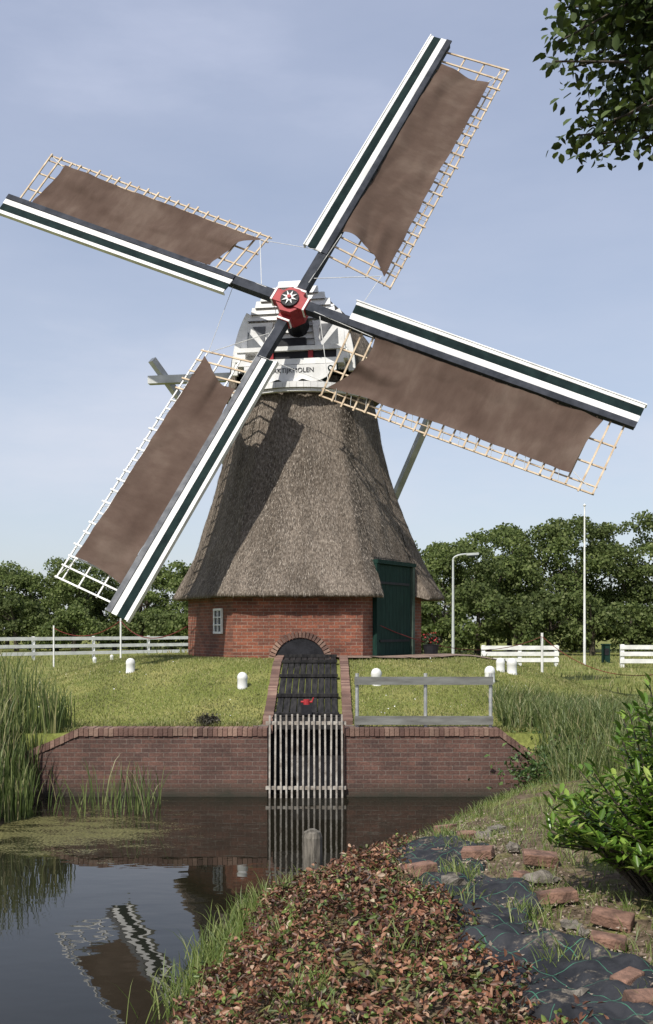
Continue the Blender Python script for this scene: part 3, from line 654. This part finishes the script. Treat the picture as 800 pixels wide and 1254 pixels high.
def looseblock(px,py,wpx,kind,rotz):
    p=hit(px,py); s=F/p.y; w=wpx/s
    me=MB()
    if kind=='brick':
        l,wd,h=w,w*.55,w*.32
        ax_=V(math.cos(rotz),math.sin(rotz),random.uniform(-.12,.12)).normalized()
        me.beam(p+V(0,0,h*.45+.03)-ax_*l/2,p+V(0,0,h*.45+.03)+ax_*l/2,wd,h,up=(random.uniform(-.2,.2),random.uniform(-.2,.2),1))
        me.v=[tuple(Vector(q)+Vector((random.uniform(-.006,.006),random.uniform(-.006,.006),random.uniform(-.006,.006)))) for q in me.v]
        o=me.build('loose_brick',[loosebrick]); bv=o.modifiers.new('b','BEVEL'); bv.width=.009; bv.segments=2
    else:
        rr=w/2; n=9; prof_=[(0,-.3),(.7,-.28),(1,-.05),(.92,.22),(.6,.38),(0,.42)]
        me.lathe(p+V(0,0,.03),[(a*rr,b*rr*1.1) for a,b in prof_],n)
        sd=random.random()*50; kx=random.uniform(.75,1.25); me.v=[tuple(p+Vector(((Vector(q)-p).x*kx,(Vector(q)-p).y,(Vector(q)-p).z))*(1+.7*noise.noise(Vector(q)*(1.2/rr)+Vector((sd,0,0)))+.3*noise.noise(Vector(q)*(3/rr)))) for q in me.v]
        me.build('garden_stone',[stone],smooth=False)
for q in ((512,1076,44,'brick',.3),(585,1055,38,'brick',-.35),(662,1062,42,'brick',-.1),(682,1110,46,'brick',.05),(750,1138,48,'brick',-.5),(592,1028,26,'stone',0),(556,1090,36,'stone',0),(612,1022,28,'stone',0),(664,1082,34,'stone',0),(572,1030,24,'brick',.2),(745,1165,44,'brick',-.3),(738,1205,36,'stone',0),(580,1190,22,'stone',0),(768,1212,42,'brick',.7),(545,1022,26,'brick',.5),(640,1080,24,'brick',.8),(700,1228,26,'stone',0),(720,1175,22,'stone',0),(790,1240,48,'brick',.2),(630,1045,20,'stone',0),(700,1140,22,'stone',0),(715,1150,18,'stone',0),(530,1052,22,'brick',.9)): looseblock(*q)
n=2600; y=rng.uniform(3.8,11,n); x=PR(y)+rng.normal(.0,.33,n); z=Hf(x,y)
dr=rng.normal(0,1,(n,3)); dr[:,2]*=.2; nm=np.tile([[0,0,1.]],(n,1))+rng.normal(0,.3,(n,3))
leafmesh('gravel_and_leaf_litter',np.stack([x,y,z+.04],1),dr,nm,rng.uniform(.012,.042,n),rng.uniform(.01,.028,n),[island('litter',[(0,(.08,.055,.04)),(.5,(.2,.15,.11)),(1,(.34,.28,.22))],.9)],fold=-.3)
def clumpleaves(center,radii,n,shell=.5,cnt=12,cr=.35):
    cc=norm(rng.normal(0,1,(cnt,3)))*rng.random((cnt,1))**.4*np.array([radii]); k=rng.integers(0,cnt,n)
    p=cc[k]+norm(rng.normal(0,1,(n,3)))*(shell+(1-shell)*rng.random((n,1)))**.5*cr*rng.uniform(.7,1.2,(cnt,1))[k]
    return p+np.array([center]),norm(p-cc[k])
sh=empty('laurel_shrub')
base=V(2.42,6.5,H1(2.42,6.5))
pl=[];dl=[];nl2=[];stems=MB()
for i in range(190):
    a=random.uniform(0,2*math.pi); rr=random.random()**.5; r=.96*rr; hh=(1.45-.98*rr**2)*random.uniform(.40,1.08)
    p0=base+V(math.cos(a)*r*.35,math.sin(a)*r*.35,0); p1=base+V(math.cos(a)*r,math.sin(a)*r,hh); pm=(p0+p1)/2+V(0,0,.12)
    stems.tube(p0,pm,.01,.008,n=5,cap=False); stems.tube(pm,p1,.008,.004,n=5,cap=False)
    for k in range(34):
        t=.25+.75*(k/33); p=p0.lerp(pm,t*2) if t<.5 else pm.lerp(p1,t*2-1)
        q=k*2.4; dv=V(math.cos(q),math.sin(q),random.uniform(.1,.9)+(.6 if k>29 else 0)); pl.append(p); dl.append(dv); nl2.append(V(-math.cos(q)*.4,-math.sin(q)*.4,1))
stems.build('stems',[bark],sh)
m=len(pl)
leafmesh('leaves',np.array(pl)+rng.normal(0,.012,(m,3)),np.array(dl)+rng.normal(0,.2,(m,3)),np.array(nl2),rng.uniform(.08,.14,m),rng.uniform(.03,.046,m),[island('laurel_leaf',[(0,(.05,.11,.014)),(.5,(.12,.21,.028)),(.85,(.21,.32,.05)),(1,(.31,.39,.09))],.3,.3)],sh,near=True,fold=.18)
hp=hit(255,888,14.9); q,nn_=clumpleaves((hp.x,hp.y,hp.z+.05),(.2,.15,.06),900,.2,14,.09)
q[:,2]=np.maximum(q[:,2],hp.z); leafmesh('dark_heather_clump',q,rng.normal(0,1,(900,3)),rng.normal(0,1,(900,3)),.05,.02,[island('heather',[(0,(.015,.015,.01)),(1,(.07,.06,.035))])])
# overhanging tree standing to the right of the view, limbs reaching left
ot=empty('overhanging_tree'); mb=MB()
tb=V(4.6,3.6,H1(4.6,3.6)-.1)
mb.tube(tb,tb+V(-.1,.1,2.6),.19,.15,n=12); mb.tube(tb+V(-.1,.1,2.6),tb+V(-.3,.3,5.4),.15,.08,n=10)
pl=[];dl=[]
for i in range(105):
    s=tb+V(-.2,.2,3.0+2.4*random.random())
    ey=random.uniform(3.9,5.0); ex=random.uniform(.232,.42) if i%3 else random.uniform(.24,.55)
    lowz=float(np.interp(ex,[.23,.245,.26,.30,.34,.5],[.585,.55,.485,.50,.515,.48]))
    ez=lowz+(.85-lowz)*random.random()**1.3
    e=V(ex*ey,ey,2.5+ez*ey); mid=s.lerp(e,.6)+V(0,0,.3)
    mb.tube(s,mid,.03,.014,n=6,cap=False); mb.tube(mid,e,.014,.004,n=5,cap=False)
    for k in range(125):
        t=random.random()**.4; p=mid.lerp(e,t)+V(random.gauss(0,.085),random.gauss(0,.1),random.gauss(0,.06))
        if p.x/p.y<.222 or (p.z-2.5)/p.y<.468: continue
        pl.append(p); dl.append(V(random.gauss(-.3,1),random.gauss(0,1),random.gauss(-.5,.6)))
pl=np.array(pl);dl=np.array(dl); m=len(pl)
mb.build('trunk_and_limbs',[bark],ot)
leafmesh('leaves',pl,dl,rng.normal(0,.6,(m,3))+np.array([[0,0,1]]),rng.uniform(.035,.065,m),rng.uniform(.026,.042,m),[island('beech_leaf',[(0,(.018,.032,.007)),(.6,(.04,.07,.011)),(1,(.085,.12,.02))],.6,.25)],ot,near=True,fold=.1)
# distant tree belts
def belt(name,specs,matset):
    vsl=[];dsl=[];nsl=[];Ls=[]; tr_=MB()
    for (x,y,h,r) in specs:
        g=.85; nb_=int(14+r*5)
        tr_.tube((x,y,g-.2),(x+random.uniform(-.3,.3),y,g+h*.6),.2,.1,n=7)
        for b in range(5):
            a=random.uniform(0,6.28); tr_.tube((x,y,g+h*random.uniform(.25,.5)),(x+math.cos(a)*r*.6,y+math.sin(a)*r*.6,g+h*random.uniform(.55,.8)),.08,.03,n=5)
        for b in range(nb_):
            a=random.uniform(0,6.28); zz=random.random()**.8; rr=r*(.3+.7*math.sin(math.pi*min(1,zz*.68+.2)))*random.random()**.5
            c=np.array([x+math.cos(a)*rr,y+math.sin(a)*rr,g+h*(.08+.84*zz)]); cr=r*random.uniform(.28,.5)*(1.1-.35*zz)
            k=int(280*(cr/.9)**1.4); q=norm(rng.normal(0,1,(k,3))); q[:,2]=np.where(q[:,2]<-.3,-q[:,2],q[:,2])
            vsl.append(c+q*cr*(.65+.5*rng.random((k,1)))*np.array([[1,1,.8]])); nsl.append(q+rng.normal(0,.55,(k,3))); dsl.append(rng.normal(0,1,(k,3))); Ls.append(rng.uniform(.12,.27,k))
    v=np.concatenate(vsl); d_=np.concatenate(dsl); n_=np.concatenate(nsl); L=np.concatenate(Ls)
    e=empty(name); tr_.build('trunks',[bark],e)
    leafmesh('crowns',v,d_,n_,L,L*.8,[matset],e,fold=.12)
fol=island('belt_foliage',[(0,(.065,.095,.025)),(.5,(.115,.155,.04)),(.85,(.165,.205,.06)),(1,(.23,.26,.11))],.8,.45,clump=.2,dark=.7)
sp_=[]
for i in range(19):
    x=4.6+i*1.95+random.uniform(-.5,.5); sp_.append((x,random.uniform(61,68),(7.8 if x<8.5 else 9.1)*random.uniform(.92,1.05),random.uniform(2.3,3.0)))
for i in range(17):
    sp_.append((4.5+i*2.2,random.uniform(56.5,58.5),random.uniform(2.8,5.2),random.uniform(1.4,2.0)))
belt('tree_belt',sp_,fol)
sp_=[]
for i in range(15):
    x=-37+i*2.2+random.uniform(-.5,.5); sp_.append((x,random.uniform(72,80),6.4*random.uniform(.88,1.12),random.uniform(2.0,2.8)))
for i in range(15): sp_.append((-36+i*2.1,random.uniform(66,70),random.uniform(2.5,4.2),random.uniform(1.4,1.9)))
for i in range(6): sp_.append((-4+i*1.8,random.uniform(76,80),random.uniform(3,4.5),2.0))
belt('tree_belt',sp_,fol)
n=30000; x=rng.uniform(-26,26,n); y=rng.uniform(23,56,n)
blades('meadow_grass',np.stack([x,y,Hf(x,y)-.01],1),rng.uniform(.05,.22,n),rng.uniform(.015,.03,n),rng.uniform(.2,.9,n),[lawng])
def strip(name,c,w,mat,h=.012):
    mb=MB()
    for (a,b) in zip(c[:-1],c[1:]):
        for j in range(4):
            w0=w*(j/4-.5);w1=w*((j+1)/4-.5); dv=(Vector(b)-Vector(a)).normalized(); s=Vector((-dv.y,dv.x))
            q=[Vector(a)+s*w0,Vector(b)+s*w0,Vector(b)+s*w1,Vector(a)+s*w1]; mb.face([(p.x,p.y,H1(p.x,p.y)+h) for p in q],0,[(p.x*1.,p.y) for p in q])
    mb.build(name,[mat])
strip('brick_path',[(.2,19.2),(.8,19.3),(1.4,19.6),(1.9,20.1),(2.3,20.8),(2.8,21.5),(3.6,22.2),(4.6,22.8)],1.0,brickmat('path_brick',(.3,.2,.15),(.2,.13,.1),(.15,.14,.1),.2,.1,.008,.6),.05)
# ------------------------------------------------------------------ light, sky, camera
w=bpy.data.worlds.new('World'); S.world=w; w.use_nodes=True; nt=w.node_tree; bg=nt.nodes['Background']
sky=N(nt,'ShaderNodeTexSky',sky_type='NISHITA'); sky.sun_disc=False; sky.sun_elevation=math.radians(48); sky.sun_rotation=math.radians(210); sky.dust_density=1.5; sky.air_density=1.0; sky.ozone_density=1.5
v=coords(nt,'Generated',(1,1,3.4)); n1=noisen(nt,v,1.7,8,.55); r=ramp(nt,[(.36,(.45,)*3),(.55,(.58,)*3),(.74,(.92,)*3)]); nt.links.new(n1,r.inputs[0])
sz=N(nt,'ShaderNodeSeparateXYZ'); nt.links.new(coords(nt,'Generated'),sz.inputs[0])
hz=math_(nt,'SUBTRACT',1,math_(nt,'MULTIPLY',sz.outputs[2],2.0),True)
hc=mixc(nt,hz,(4.4,4.8,6.1),(5.6,5.9,6.5))
c=mixc(nt,r.outputs[0],sky.outputs[0],hc); nt.links.new(c,bg.inputs[0]); bg.inputs[1].default_value=.135
sd=bpy.data.lights.new('sun','SUN'); sd.energy=5.0; sd.angle=math.radians(.5); sd.color=(1,.95,.87); so=bpy.data.objects.new('sun',sd); S.collection.objects.link(so)
el=math.radians(48); az=math.radians(30); dv=Vector((math.sin(az)*math.cos(el),math.cos(az)*math.cos(el),-math.sin(el))); so.rotation_euler=dv.to_track_quat('-Z','Y').to_euler(); so.location=(-5,-10,20)
cam=bpy.data.cameras.new('camera'); co=bpy.data.objects.new('camera',cam); S.collection.objects.link(co); S.camera=co
cam.sensor_fit='VERTICAL'; cam.sensor_height=36; cam.lens=F/1254*36; cam.shift_y=143/1254; cam.clip_end=2000; cam.clip_start=.05
co.location=(0,0,EYE); co.rotation_euler=(math.pi/2,0,0)
S.view_settings.view_transform='Standard'; S.view_settings.look='None'; S.view_settings.exposure=0
